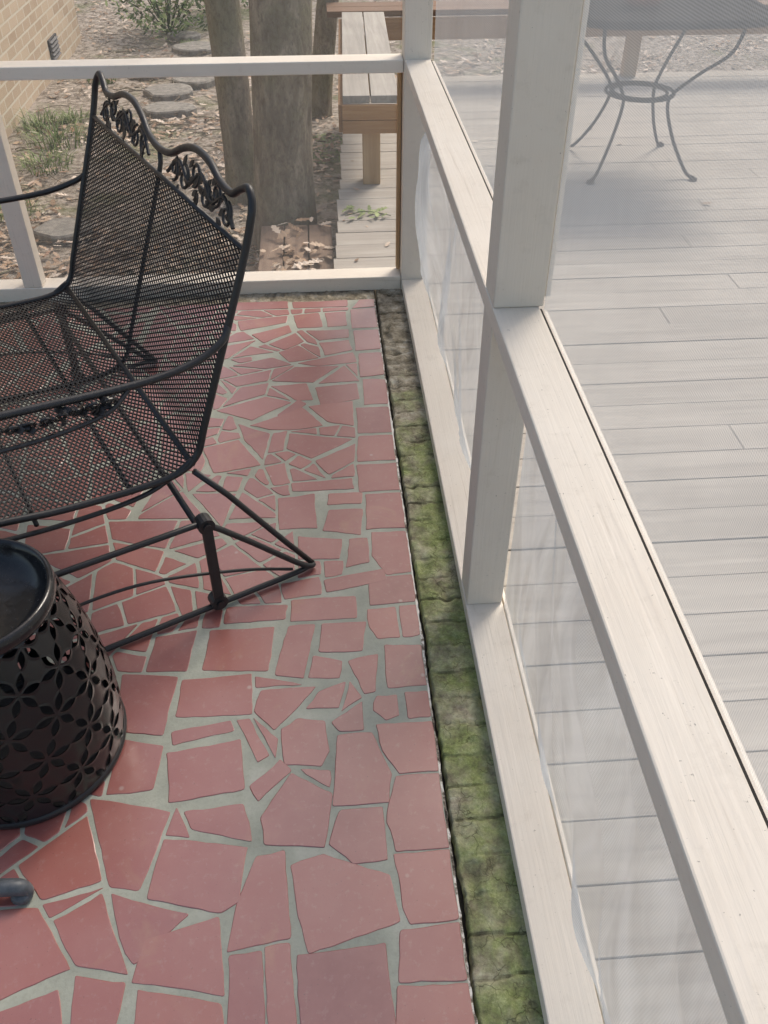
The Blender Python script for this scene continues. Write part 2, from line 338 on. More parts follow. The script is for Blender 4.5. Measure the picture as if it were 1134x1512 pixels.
# ---------------------------------------------------------------- tile floor
traced=[
[(592,1374),(681,1362),(693,1446),(590,1450)],[(588,1456),(694,1452),(703,1530),(584,1530)],
[(582,1262),(667,1255),(679,1356),(606,1363),(596,1340)],[(585,1147),(651,1142),(664,1250),(585,1256),(572,1212)],
[(556,1070),(640,1065),(650,1137),(590,1141),(566,1108)],[(598,1022),(634,1020),(639,1057),(603,1060)],
[(556,1028),(585,1026),(588,1055),(570,1062),(552,1048)],[(568,952),(625,952),(632,1010),(573,1015)],
[(590,895),(616,893),(622,936),(595,940)],[(543,900),(583,896),(590,940),(558,942),(546,925)],
[(546,852),(609,848),(613,887),(547,893)],[(549,786),(602,784),(607,843),(571,848),(550,820)],
[(540,730),(597,727),(601,778),(541,781)],[(527,686),(591,683),(596,722),(531,726)],
[(530,644),(583,642),(589,678),(528,681)],[(526,602),(578,600),(582,637),(529,639)],
[(536,560),(573,560),(577,595),(538,597)],[(530,522),(566,520),(570,552),(532,556)],
[(522,488),(561,486),(565,514),(525,517)],[(518,457),(556,454),(560,482),(520,484)],
[(440,1411),(568,1393),(587,1530),(447,1530)],[(430,1278),(478,1262),(574,1292),(590,1360),(456,1407),(441,1350)],
[(378,1266),(420,1256),(429,1384),(336,1404),(352,1330)],[(391,1400),(428,1393),(441,1530),(397,1530)],
[(338,1412),(386,1405),(392,1530),(334,1530)],[(243,1240),(364,1252),(352,1330),(325,1347),(218,1327)],
[(215,1388),(322,1354),(330,1470),(196,1450)],[(165,1320),(278,1350),(197,1424),(178,1385)],
[(80,1360),(150,1320),(188,1438),(112,1424)],[(133,1180),(250,1200),(205,1314),(162,1308)],
[(28,1278),(128,1206),(149,1300),(62,1328)],[(-20,1347),(55,1342),(102,1430),(-20,1484)],
[(112,1442),(184,1452),(166,1530),(104,1530)],[(-10,1498),(84,1462),(92,1530),(-10,1530)],
[(205,1462),(325,1482),(330,1530),(196,1530)],[(247,1112),(354,1092),(360,1165),(250,1184)],
[(176,1092),(240,1102),(225,1165),(158,1172)],[(272,1198),(358,1187),(371,1242),(284,1224)],
[(386,1207),(430,1142),(490,1172),(478,1250),(391,1246)],[(369,1160),(413,1122),(430,1138),(382,1182)],
[(416,1077),(440,1061),(479,1065),(485,1108),(474,1130),(421,1128)],[(499,1086),(549,1082),(577,1142),(574,1183),(492,1189)],
[(502,1197),(564,1192),(571,1268),(522,1274),(487,1246)],[(350,1064),(369,1062),(397,1114),(380,1124)],
[(254,1080),(339,1064),(345,1079),(256,1100)],[(270,1004),(370,995),(371,1054),(260,1058)],
[(181,996),(262,1000),(240,1085),(171,1078)],[(386,1020),(465,1014),(405,1077),(376,1050)],
[(472,1021),(510,1006),(499,1044),(452,1046)],[(490,1066),(534,1036),(536,1077),(502,1079)],
[(514,976),(558,966),(554,1020),(538,1023)],[(463,968),(504,976),(500,1000),(456,1000)],
[(426,925),(465,922),(448,1000),(406,996)],[(311,931),(404,926),(395,990),(299,989)],
[(476,921),(540,918),(534,960),(471,962)],[(231,941),(290,931),(275,990),(216,991)],
[(431,886),(524,880),(526,912),(430,917)],[(336,897),(424,893),(420,914),(331,921)],
[(479,856),(564,840),(570,856),(483,874)],[(416,862),(470,852),(474,877),(421,884)],
[(516,796),(542,794),(545,829),(511,837)],[(441,792),(504,796),(500,824),(441,825)],
[(411,736),(464,729),(468,779),(413,781)],[(486,753),(535,751),(532,789),(477,783)],
[(486,729),(534,727),(533,743),(484,745)],[(431,713),(519,706),(522,721),(433,725)],
[(432,446),(512,443),(512,452),(434,455)],[(346,447),(424,445),(425,455),(345,458)],
[(300,662),(352,650),(384,686),(316,698)],[(392,690),(420,684),(428,712),(404,716)],[(352,626),(398,640),(388,678),(362,650)],
[(428,640),(520,648),(460,676),(424,662)],[(466,680),(524,655),(522,680),(486,700)],[(404,640),(424,636),(418,664),(396,668)],
[(370,628),(446,602),(476,628),(430,634),(400,634)],[(456,600),(520,592),(522,628),(484,622)],[(410,612),(440,590),(452,596),(420,622)],
[(320,606),(392,586),(430,594),(372,620)],[(466,572),(526,566),(530,588),(474,598)],[(400,570),(452,566),(462,590),(436,590)],
[(356,572),(396,566),(390,582),(330,600)],[(470,566),(508,540),(530,562)],[(402,562),(436,542),(500,540),(462,564)],
[(330,560),(400,546),(394,562),(350,570)],[(440,536),(520,520),(526,534),(470,540)],[(344,540),(402,528),(430,538),(392,544)],
[(412,520),(440,510),(470,528),(428,534)],[(472,506),(514,502),(520,516),(480,524)],[(398,508),(436,492),(448,504),(420,516)],
[(452,488),(514,486),(514,498),(472,502)],[(372,494),(426,480),(430,490),(390,506)],[(434,466),(470,462),(476,482),(440,484)],
[(480,462),(510,460),(512,480),(484,482)],[(352,474),(424,466),(422,476),(356,488)],
]
def area(q): return .5*sum(q[i][0]*q[(i+1)%len(q)][1]-q[(i+1)%len(q)][0]*q[i][1] for i in range(len(q)))
TR=[]
for p in traced:
    q=[fl(*a) for a in p]
    cx=sum(a[0] for a in q)/len(q);cy=sum(a[1] for a in q)/len(q)
    q=[(x+(x-cx)/max(.02,math.hypot(x-cx,y-cy))*.0028,y+(y-cy)/max(.02,math.hypot(x-cx,y-cy))*.0028) for x,y in q]
    q=[(min(x,.190),y) for x,y in q]
    if area(q)<0:q.reverse()
    TR.append(q)
def clip(poly,nx,ny,c):
    out=[];N=len(poly)
    for i in range(N):
        a=poly[i];b=poly[(i+1)%N]; da=nx*a[0]+ny*a[1]-c; db=nx*b[0]+ny*b[1]-c
        if da<=0: out.append(a)
        if da*db<0:
            t=da/(da-db); out.append((a[0]+(b[0]-a[0])*t,a[1]+(b[1]-a[1])*t))
    return out
def cent(q): return (sum(a[0] for a in q)/len(q),sum(a[1] for a in q)/len(q))
def sepedge(q,p):
    best=None
    for i in range(len(q)):
        a=q[i];b=q[(i+1)%len(q)]; dx,dy=b[0]-a[0],b[1]-a[1]; L=math.hypot(dx,dy)
        if L<1e-6: continue
        nx,ny=dy/L,-dx/L; d=nx*(p[0]-a[0])+ny*(p[1]-a[1])
        if best is None or d>best[0]: best=(d,nx,ny,nx*a[0]+ny*a[1])
    return best
def polysep(P,Q):
    best=None
    for i in range(len(Q)):
        a=Q[i];b=Q[(i+1)%len(Q)]; dx,dy=b[0]-a[0],b[1]-a[1]; L=math.hypot(dx,dy)
        if L<1e-6: continue
        nx,ny=dy/L,-dx/L; r=clip(P,-nx,-ny,-(nx*a[0]+ny*a[1]+.0075))
        A=area(r) if len(r)>2 else 0
        if best is None or A>best[0]: best=(A,r)
    return best
X0,X1,Y0,Y1=-2.3,.190,.2,3.135
def voronoi(seeds,gap,mx):
    out=[]
    for i,p in enumerate(seeds):
        poly=[(X0,Y0),(X1,Y0),(X1,Y1),(X0,Y1)]
        gg=gap*U(.8,1.4)
        for j,s in enumerate(seeds):
            if i==j: continue
            d=math.dist(p,s)
            if d>mx: continue
            nx,ny=(s[0]-p[0])/d,(s[1]-p[1])/d
            poly=clip(poly,nx,ny,nx*(p[0]+s[0])/2+ny*(p[1]+s[1])/2-gg)
            if len(poly)<3: break
        out.append(poly)
    return out
def poisson(n,rf,test=None):
    s=[]
    for k in range(n):
        p=(U(X0,X1),U(Y0,Y1)); r=rf()
        if any(abs(p[0]-q[0])<r and math.dist(p,q)<r for q in s): continue
        if test and not test(p): continue
        s.append(p)
    return s
coarse=voronoi(poisson(1500,lambda:.30),.004,1.1)
shards=[]
def split(q):
    if len(q)<3: return
    A=area(q)
    if A<random.choice((.006,.010,.013,.017)): shards.append(q); return
    c=cent(q)
    sxx=sum((a[0]-c[0])**2 for a in q);syy=sum((a[1]-c[1])**2 for a in q);sxy=sum((a[0]-c[0])*(a[1]-c[1]) for a in q)
    th=.5*math.atan2(2*sxy,sxx-syy)+random.gauss(0,.45)
    nx,ny=math.cos(th),math.sin(th); k=nx*(c[0]+U(-.02,.02))+ny*(c[1]+U(-.02,.02)); gp=U(.003,.0055)
    e=U(-.06,.06)
    split(clip(q,nx,ny,k-gp))
    n2x,n2y=math.cos(th+e),math.sin(th+e)
    r=clip(q,-nx,-ny,-k-gp); r=clip(r,-n2x,-n2y,-(n2x*c[0]+n2y*c[1])-gp*.6) if len(r)>2 else r
    split(r)
for q in coarse: split(q)
keep=[]
tc=[cent(q) for q in TR]
for s in shards:
    A=area(s);c=cent(s);P=s
    for k,q in enumerate(TR):
        if math.dist(c,tc[k])>.33: continue
        if len(P)<3: break
        P=polysep(P,q)[1]
    if len(P)>2 and area(P)>.5*A and area(P)>.0012: keep.append(P)
ALLP=TR+keep; ac=[cent(q) for q in ALLP]
seeds=poisson(26000,lambda:.042,lambda p: not any(math.dist(p,ac[i])<.22 and sepedge(ALLP[i],p)[0]<.016 for i in range(len(ALLP))))
small=[]
for p,poly in zip(seeds,voronoi(seeds,.004,.4)):
    for k,q in enumerate(ALLP):
        if len(poly)<3: break
        if math.dist(p,ac[k])>.42: continue
        d,nx,ny,c=sepedge(q,p)
        poly=clip(poly,-nx,-ny,-(c+.0075))
    if len(poly)>2 and area(poly)>.0005: small.append(poly)
fl_b=B()
def addtile(q):
    if len(q)<3 or area(q)<.0004: return
    w=[q[0]]
    for a in q[1:]:
        if math.dist(a,w[-1])>.012: w.append(a)
    if math.dist(w[0],w[-1])<.012: w.pop()
    if len(w)<3: return
    pts=[];N=len(w)
    for i in range(N):
        a=Vector(w[i-1]);b=Vector(w[i]);c=Vector(w[(i+1)%N])
        la=(a-b).length;lc=(c-b).length;r=U(.002,.007)
        p0=b+(a-b)*min(.3,r/la);p1=b+(c-b)*min(.3,r/lc)
        pts+= [p0,(p0+p1)/2*.55+b*.45,p1]
        nxt=Vector(w[(i+1)%N]); dirv=(nxt-b); nrm=Vector((dirv.y,-dirv.x)).normalized()
        ns=max(1,int(lc/.02))
        bow=U(-.0022,.0022)
        for k in range(1,ns):
            t=k/ns; pts.append(b+dirv*t+nrm*(U(-.0012,.0012)+bow*4*t*(1-t)))
    n=len(pts);c=sum(pts,Vector((0,0)))/n
    dz=U(-.0003,.0003); tx_,ty_=U(-.003,.003),U(-.003,.003)
    vs=[(p.x,p.y,-.006) for p in pts]+[(p.x,p.y,-.0009+dz) for p in pts]
    for p in pts:
        d=(c-p); vs.append((*(p+d.normalized()*.0014),dz+(p.x-c.x)*tx_+(p.y-c.y)*ty_))
    fs=[]
    for L in(0,1):
        for k in range(n):
            fs.append((L*n+k,L*n+(k+1)%n,(L+1)*n+(k+1)%n,(L+1)*n+k))
    fs.append(tuple(2*n+k for k in range(n)))
    near=max(0,min(1,(-c.x-.05)/.5))*max(0,min(1,(1.3-c.y)/.5))  # painted reflection change: near-left tiles tinted warmer, as if less washed by sheen
    fl_b.add(vs,fs,0,min(.72+.28*near,max(0,random.gauss(.44+near*.34,.19))))
for q in ALLP+small: addtile(q)
nx,ny=150,180
vs=[(X0+(.190-X0)*i/nx, .0+(3.135)*j/ny, -.0014+.0003*noise.noise(Vector((i*.5,j*.5,0)))) for j in range(ny+1) for i in range(nx+1)]
fl_b.add(vs,[(j*(nx+1)+i,j*(nx+1)+i+1,(j+1)*(nx+1)+i+1,(j+1)*(nx+1)+i) for j in range(ny) for i in range(nx)],1)
fl_b.box(-2.3,.188,-.8,3.133,-.35,-.008,1)
fl_b.obj('porch_floor',[TILE,GROUT],kind='structure')

e=B(); N=900
vs=[]
for i in range(N+1):
    y=.0+3.14*i/N; w_=.0035+.008*max(0,noise.noise(Vector((y*9,3,0))))+.004*max(0,noise.noise(Vector((y*45,7,0))))
    z=-.002-.003*abs(noise.noise(Vector((y*30,1,1))))
    vs+= [(.1895,y,z),(.1905+w_,y,z-.002),(.1905+w_,y,-.04)]
fs=[]
for i in range(N):
    a=i*3;b=a+3
    fs+= [(a,a+1,b+1,b),(a+1,a+2,b+2,b+1)]
e.add(vs,fs,0)
e.obj('floor_edge',EDGE,kind='structure')

# ---------------------------------------------------------------- mossy brick curb
def bricksurf(b,x0,x1,y0,y1,along,pitch,step=.0042,zt=-.010,ragged=False):
    nx=max(2,int((x1-x0)/step));ny=int((y1-y0)/step)
    vs=[];hs=[]
    for j in range(ny+1):
        y=y0+(y1-y0)*j/ny
        xs=x0+(.007*noise.noise(Vector((y*6,8,0)))+.004*noise.noise(Vector((y*40,2,0))) if ragged else 0)
        for i in range(nx+1):
            x=xs+(x1-xs)*i/nx
            L=y if along=='y' else x
            k=L/pitch+.10*noise.noise(Vector((x*9,y*9,1)))+.05*noise.noise(Vector((x*40,y*40,1)))
            idx=math.floor(k);fr=abs(k-idx-.5)*2
            jw=.13+.06*noise.noise(Vector((x*12,y*12,4)))
            jd=max(0,(fr-1+jw)/jw)*(.5+.5*max(0,min(1,.5+2.5*noise.noise(Vector((x*7,y*7,21))))))
            h=.004*noise.noise(Vector((x*24,y*24,2)))+.003*noise.noise(Vector((x*80,y*80,5)))+.004*noise.noise(Vector((idx*7.1,3,9)))
            pit=max(0,noise.noise(Vector((x*20,y*13,11)))-.28)*.025
            z=zt+h-jd*.006-pit
            if ragged and i==0: z-=.02
            vs.append((x,y,z)); hs.append(max(0,1-jd-pit*50))
    fs=[];o=len(b.v); b.v+=vs
    for j in range(ny):
        for i in range(nx):
            a=j*(nx+1)+i; b.f.append((o+a,o+a+1,o+a+nx+2,o+a+nx+1)); b.m.append(0); b.t.append(hs[a])
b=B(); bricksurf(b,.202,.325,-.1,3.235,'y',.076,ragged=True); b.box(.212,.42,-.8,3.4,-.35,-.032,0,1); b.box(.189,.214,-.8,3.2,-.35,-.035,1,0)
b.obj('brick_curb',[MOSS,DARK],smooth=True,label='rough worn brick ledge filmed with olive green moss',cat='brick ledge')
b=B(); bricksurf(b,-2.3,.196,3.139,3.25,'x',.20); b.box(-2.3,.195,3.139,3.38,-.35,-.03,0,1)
b.obj('brick_curb',MOSS,smooth=True,label='dark brick ledge under the end screen wall',cat='brick ledge')

# ---------------------------------------------------------------- screen walls
XW,XO=.308,.399; YB,YO=3.232,3.322; ZM0,ZM=.793,.832; ZB=.032
W1=empty('screen_wall',(.35,1.5,0),'cream painted timber screen wall with sagging insect screen','screen wall')
def part(b,name,mats,e,**k):
    o=b.obj(name,mats,**k); attach(o,e); return o
def lumber(name,mat,e,*d,bev=.003,label=None):
    b=B(); b.box(*d,t=.5); o=part(b,name,mat,e,bevel=bev)
    if label:o['label']=label
    return o
lumber('rail',PY,W1,XW,XO-.003,-.8,YB-.001,ZM0,ZM)
lumber('sill',PY,W1,XW,XO,-.8,YB-.001,-.006,ZB)
lumber('post',PZ,W1,XW+.001,XO+.004,1.45,1.54,ZM+.0005,2.5)
lumber('post',PZ,W1,XW+.002,XO-.002,1.455,1.545,ZB+.0005,ZM0-.0005)
lumber('corner_post',PZ,W1,XW-.002,XO,YB,YO,-.02,2.5)
lumber('corner_post',TANZ,W1,XW-.018,XW-.004,YB+.05,YO-.004,ZB+.02,ZM0-.006,label='bare tan timber strip beside corner')
for (a,c) in ((-.8,1.449),(1.541,YB-.002)):
    lumber('batten',PY,W1,XO+.0012,XO+.0110,a,c,ZM0+.006,ZM-.006,bev=.0012)
    b=B(); b.box(XO-.0026,XO+.0008,a,c,ZM0+.01,ZM-.003,t=0); part(b,'screen_spline',DARK,W1)
lumber('batten',PY,W1,XO+.006,XO+.014,-.8,YB,-.01,ZB-.010,bev=.0015)
lumber('batten',PZ,W1,XO+.008,XO+.020,1.47,1.53,ZM+.01,2.5,bev=.002)
def screen(e,y0,y1,z0,z1,amp,seed,mat=SCR,bulge=0,xo=0):
    b=B();ny=150;nz=90;vs=[]
    for j in range(nz+1):
        for i in range(ny+1):
            s=i/ny;t=j/nz;y=y0+(y1-y0)*s;z=z0+(z1-z0)*t
            ed=min(1,5*min(s,1-s))*min(1,5*min(t,1-t)); ed=ed*ed*(3-2*ed)
            fold=noise.noise(Vector((y*3.2+z*1.5,z*1.3,seed)))
            cre=1-min(1,abs(noise.noise(Vector((y*5-z*3.0,z*1.8,seed+9))))*5)
            w=math.sin(y*8+seed+2.2*math.sin(z*3.5+seed))*.4+fold*1.6+.7*noise.noise(Vector((y*8-z*3.5,z*2.4,seed+5)))+.28*cre*cre
            vs.append((XO+.003+xo-ed*(w*amp*.5+amp*.4+bulge*math.sin(math.pi*t)),y,z))
    b.add(vs,[(j*(ny+1)+i,j*(ny+1)+i+1,(j+1)*(ny+1)+i+1,(j+1)*(ny+1)+i) for j in range(nz) for i in range(ny)])
    o=part(b,'screen_panel',mat,e,smooth=True); return o
screen(W1,-.8,1.452,ZB-.01,ZM0+.01,.056,1.0,bulge=.012)
screen(W1,1.54,YB,ZB-.01,ZM0+.01,.056,4.2,bulge=.012)
screen(W1,-.8,1.452,ZM-.02,2.4,.002,2.0,mat=SCRU,xo=.003)
screen(W1,1.54,YB,ZM-.02,2.4,.014,7.0,mat=SCRU,xo=.006)

W2=empty('screen_wall',(-1.0,3.28,0),'cream painted end wall frame with clear insect screen','screen wall')
lumber('rail',PX,W2,-2.6,XW-.0035,YB+.002,YO,ZM0-.004,ZM-.002)
lumber('sill',PX,W2,-2.6,XW-.0035,YB+.002,YO,-.012,ZB+.012)
lumber('post',PZ,W2,-1.165,-1.095,YB+.006,YO-.02,ZB+.0125,ZM0-.0045)
lumber('post',PZ,W2,-1.165,-1.095,YB+.006,YO-.02,ZM-.0015,2.5)
for z0,z1 in((ZB+.01,ZM0-.002),(ZM,2.4)):
    b=B(); b.add([(-2.6,YO-.012,z0),(XW-.004,YO-.012,z0),(XW-.004,YO-.012,z1),(-2.6,YO-.012,z1)],[(0,1,2,3)])
    part(b,'screen_panel',SCRB,W2)

# ---------------------------------------------------------------- ground, deck
b=B(); n=110
vs=[]
for j in range(n+1):
    for i in range(n+1):
        x=-14+34*i/n; y=-6+40*j/n
        vs.append((x,y,-.36+.025*noise.noise(Vector((x*.9,y*.9,0)))+.02*noise.noise(Vector((x*3,y*3,4)))))
b.add(vs,[(j*(n+1)+i,j*(n+1)+i+1,(j+1)*(n+1)+i+1,(j+1)*(n+1)+i) for j in range(n) for i in range(n)])
b.box(-300,300,-300,300,-1.2,-.52,0)
b.obj('ground',GR,smooth=False,kind='structure')
ZD=-.08
b=B(); y=-1.0
dl=lambda y:.05+.058*(y-3.68)
while y<6.55:
    y2=y+.138
    xl=.43 if y<3.38 else dl(y+.07)+U(-.006,.006)
    dz=U(-.0015,.0015)
    xj=U(1.2,3.2)
    b.box(xl,xj-.0015,y,y2-.0036,ZD-.03+dz,ZD+dz); b.box(xj+.0015,6.0,y,y2-.0036,ZD-.03+dz*.5,ZD+dz*.5)
    y=y2
b.box(.44,5.9,-1,6.5,ZD-.2,ZD-.035,0,1); b.box(.22,.43,3.4,6.5,ZD-.2,ZD-.035,0,1)
b.obj('deck',DECK,bevel=.0012,kind='structure')

ST=B()
for k in range(3): ST.box(-.30+k*.118,-.30+k*.118+.112,3.42,4.28,-.205,-.165)
ST.box(-.29,.04,3.44,4.26,-.36,-.21,0,1)
for k in range(2): ST.box(-.56+k*.126,-.56+k*.126+.12,3.40,3.98,-.305,-.272)
ST.box(-.55,-.32,3.42,3.96,-.38,-.31,0,1)
ST.obj('wooden_step',BRN,bevel=.004,label='brown timber step covered with dry leaves beside deck',cat='wooden step')

# L bench
BE=empty('deck_bench',(.27,5.4,ZD),'built-in corner bench of weathered deck boards on posts','bench')
rot=math.atan(.035)
ax=Vector((math.cos(rot),-math.sin(rot),0));ay=Vector((math.sin(rot),math.cos(rot),0));az=Vector((0,0,1))
b=B(); O=Vector((.13,4.52,0)); Lb=1.86
for k in range(2):
    b.obox(O+ax*(.066+k*.139)+ay*(Lb/2)+az*.352,ax,ay,az,.066,Lb/2,.018,0,R())
b2=B()
b2.box(.1,5.5,6.40,6.535,.334,.370); b2.box(.1,5.5,6.541,6.68,.334,.370)
part(b,'seat',DECKY,BE,bevel=.003); part(b2,'seat',DECKX,BE,bevel=.003)
b=B()
b.obox(O+ax*.136-ay*.012+az*.298,ax,ay,az,.14,.012,.034,0,.2); b.obox(O+ax*.136-ay*.010+az*.230,ax,ay,az,.14,.012,.031,0,.8)
b.box(.42,5.5,6.375,6.397,.20,.332,0,1)
b.obox(O-ax*.012+ay*(Lb/2)+az*.265,ax,ay,az,.010,Lb/2,.065,0,.5)
part(b,'apron',TAN,BE,bevel=.003)
for p in (O+ax*.14+ay*.10,O+ax*.14+ay*1.7,Vector((2.2,6.53,0)),Vector((4.2,6.53,0))):
    b=B(); b.obox(Vector((p.x,p.y,(ZD+.2)/2+.03)),ax,ay,az,.045,.045,(.26-ZD)/2,0,.4)
    part(b,'leg',TANZ,BE,bevel=.004)

# ---------------------------------------------------------------- leaves helper
def leaf(b,p,size,tint,tilt=.35,mi=0):
    a=U(0,6.28); ca,sa=math.cos(a),math.sin(a)
    outl=[(-.5,0),(-.32,.10),(-.22,.24),(-.1,.13),(.04,.28),(.14,.13),(.28,.19),(.5,0)]
    tx,ty=U(-tilt,tilt),U(-tilt,tilt);curl=U(-.1,.5)
    up=[];dn=[]
    for x,yv in outl:
        for sg,l in((1,up),(-1,dn)):
            X=x*size;Y=yv*size*sg*.9;Z=abs(Y)*curl+X*tx+Y*ty+abs(x)*size*curl*.3
            l.append((p[0]+X*ca-Y*sa,p[1]+X*sa+Y*ca,p[2]+Z+size*.12))
    n=len(outl); vs=up+dn[1:-1]
    fs=[]
    for i in range(n-1):
        d0=0 if i==0 else n+i-1; d1=n-1 if i==n-2 else n+i
        f=[i,i+1,d1,d0]; f=list(dict.fromkeys(f)); fs.append(tuple(f))
    b.add(vs,fs,mi,tint)

# ---------------------------------------------------------------- trees
def tree(x,y,r,lean,h,seed,lab):
    e=empty('tree',(x,y,-.36),lab,'tree')
    b=B();n=40;rings=110;vs=[]
    for j in range(rings+1):
        t=j/rings;z=-.42+h*t; rr=r*(1-.35*t)*(1+.35*math.exp(-(z+.42)/.10))
        cx=x+lean[0]*(z+.36)+.03*math.sin(z*1.3+seed);cy=y+lean[1]*(z+.36)
        for k in range(n):
            a=2*math.pi*k/n
            q=rr*(1+.12*noise.noise(Vector((math.cos(a)*1.6,math.sin(a)*1.6,z*.8+seed)))+.06*noise.noise(Vector((math.cos(a)*5,math.sin(a)*5,z*2.5+seed)))+.03*noise.noise(Vector((math.cos(a)*12,math.sin(a)*12,z*9+seed)))+.10*math.exp(-(z+.42)/.12)*math.cos(a*5+seed))
            vs.append((cx+q*math.cos(a),cy+q*math.sin(a),z))
    b.add(vs,[(j*n+k,j*n+(k+1)%n,(j+1)*n+(k+1)%n,(j+1)*n+k) for j in range(rings) for k in range(n)])
    rd=random.Random(seed)
    for k in range(7):
        z=h*(.55+.06*k);bx=x+lean[0]*z;by=y+lean[1]*z;a=rd.uniform(0,6.28);L=rd.uniform(.8,1.6)
        pts=cr([(bx,by,z-.4),(bx+math.cos(a)*L*.4,by+math.sin(a)*L*.4,z+.1),(bx+math.cos(a)*L,by+math.sin(a)*L,z+.9)],5)
        b.tube(pts,[.06*(1-.8*i/len(pts)) for i in range(len(pts))],6)
    part(b,'trunk',BARK,e,smooth=True)
tree(-.215,4.52,.158,(.085,0),5.2,3,'thick grey brown tree trunk beside the timber step')
tree(-.48,5.20,.097,(-.0,0),5.0,8,'slimmer mottled tree trunk standing in leaf litter')
tree(.02,6.75,.085,(.10,.05),4.2,13,'dark leaning tree trunk close to the bench')

# ---------------------------------------------------------------- house
HE=empty('brick_house',(-2.12,6.3,-.36),'beige brick house wall with small foundation vent','house')
b=B(); b.box(-5,-2.12,3.42,9.1,-.6,3.2,0,.5); part(b,'wall',HB,HE)
b=B(); b.box(-2.121,-2.105,7.93,8.20,-.26,-.10,0,.5)
for k in range(5): b.obox((-2.10,8.065,-.24+k*.03),(.8,0,-.6),(0,1,0),(.6,0,.8),.010,.12,.002)
part(b,'vent',VENT,HE)

gz=lambda x,y:-.36+.025*noise.noise(Vector((x*.9,y*.9,0)))+.02*noise.noise(Vector((x*3,y*3,4)))
b=B()
cnt=0
while cnt<5600:
    y=3.45+8.5*R()**1.3; x=U(-3.0,4.5) if y>6.8 else U(-2.1,.2)
    if x>dl(y)-.03 and y<6.7: continue
    if x<-2.05 and y<9.1: continue
    if noise.noise(Vector((x*1.1,y*1.1,8)))<-.0 and R()<.8: continue
    leaf(b,(x,y,gz(x,y)+U(0,.015)),U(.03,.08),R()); cnt+=1
b.obj('fallen_leaves',DRY,kind='stuff',label='dry tan oak leaves scattered over bare soil',cat='leaves')
b=B()
for k in range(200):
    x=U(-2.0,0);y=U(3.5,9);a=U(0,6.28);L=U(.05,.25);z=gz(x,y)+.02
    b.tube(cr([(x,y,z),(x+math.cos(a)*L*.5,y+math.sin(a)*L*.5,z+.01),(x+math.cos(a+.3)*L,y+math.sin(a+.3)*L,z)],3),U(.002,.005),5,0,U(0,.6))
b.obj('twigs',BARK,kind='stuff',label='small broken twigs lying on bare soil',cat='twigs')
b=B()
for k in range(60):
    x=min(.03,random.gauss(-.11,.085));y=min(4.25,max(3.45,random.gauss(3.88,.20)))
    leaf(b,(max(-.28,x),y,-.165+U(0,.03)),U(.045,.10),U(.05,.9),.5)
for k in range(14): leaf(b,(U(-.5,-.34),U(3.5,3.9),-.27),U(.05,.09),R())
b.obj('leaf_pile',DRY,kind='stuff',label='pile of dry leaves on timber step',cat='leaves')
b=B()
for k in range(38):
    y=U(3.5,6.2); leaf(b,(U(dl(y)+.02,.8),y,ZD),U(.02,.06),R(),.15)
for k in range(20): leaf(b,(U(.6,4),U(1.5,6.2),ZD),U(.03,.06),R(),.15)
b.obj('deck_leaves',DRY,kind='stuff',label='few dry leaves and scraps on deck boards',cat='leaves')
b=B(); c=fl(540,318,ZD)
b.tube(cr([(c[0]-.1,c[1]-.03,ZD+.012),(c[0],c[1],ZD+.02),(c[0]+.12,c[1]-.04,ZD+.012)],6),.002,5,0,.1)
for k in range(15): leaf(b,(c[0]+U(-.11,.10),c[1]+U(-.08,.08),ZD+.008),U(.04,.07),U(.75,1),.35)
b.obj('fallen_twig',GRN,label='small pale green leafy twig lying on deck boards',cat='twig')

def clump(x,y,r,hh,n,name,lab,cat):
    b=B()
    for k in range(n):
        a=U(0,6.28);d=r*R()**.6*.8;px,py=x+d*math.cos(a),y+d*math.sin(a);L=hh*U(.5,1.2);a+=U(-1,1);o=r*U(.2,.9)
        w=.0045;nx,ny=-math.sin(a)*w,math.cos(a)*w;pts=[]
        for q in range(5):
            t=q/4;ww=(1-t*.95)
            cx=px+math.cos(a)*o*t*t;cy=py+math.sin(a)*o*t*t;cz=-.37+L*(t*1.5-t*t*.8)
            pts+= [(cx-nx*ww,cy-ny*ww,cz),(cx+nx*ww,cy+ny*ww,cz)]
        b.add(pts,[(2*q,2*q+1,2*q+3,2*q+2) for q in range(4)],0,U(.3,1))
    b.obj(name,GRN,label=lab,cat=cat)
for (u,v,r,h) in ((85,215,.24,.16),(70,250,.2,.13),(60,190,.2,.15),(30,320,.16,.10),(110,180,.14,.10),(400,60,.2,.1),(285,70,.12,.08),(150,120,.14,.1)):
    c=fl(u,v,-.36); clump(max(-1.95,c[0]),c[1],r,h,140,'grass_clump','tuft of green grass blades in leaf litter','grass')
def shrub(x,y,r,h,n,name,lab):
    b=B()
    for k in range(16):
        a=U(0,6.28);d=r*U(.3,.9)
        b.tube(cr([(x,y,-.38),(x+math.cos(a)*d*.5,y+math.sin(a)*d*.5,-.36+h*.5),(x+math.cos(a)*d,y+math.sin(a)*d,-.36+h*U(.7,1))],4),.006,5,0,0.02)
    for k in range(n):
        a=U(0,6.28);q=R()**.4;zz=U(.05,1)
        d=r*q*math.sin(math.pi*(.15+.75*zz))*(1+.3*math.sin(a*3))
        leaf(b,(x+d*math.cos(a),y+d*math.sin(a),-.36+h*zz+U(-.04,.04)),U(.04,.07),R(),.9)
    b.obj(name,GRN,label=lab,cat='shrub')
shrub(-1.35,9.3,.5,.55,1000,'shrub','low green leafy shrub near the house corner')
shrub(-.9,10.2,.5,.6,700,'shrub','low green leafy shrub in the leafy yard')
b=B()
c=fl(488,222,-.36)
for k in range(900):
    a=U(0,6.28);d=.17*R()**.5; leaf(b,(c[0]-.02+d*math.cos(a),c[1]+d*1.8*math.sin(a),-.35),U(.012,.026),U(.5,1),.5)
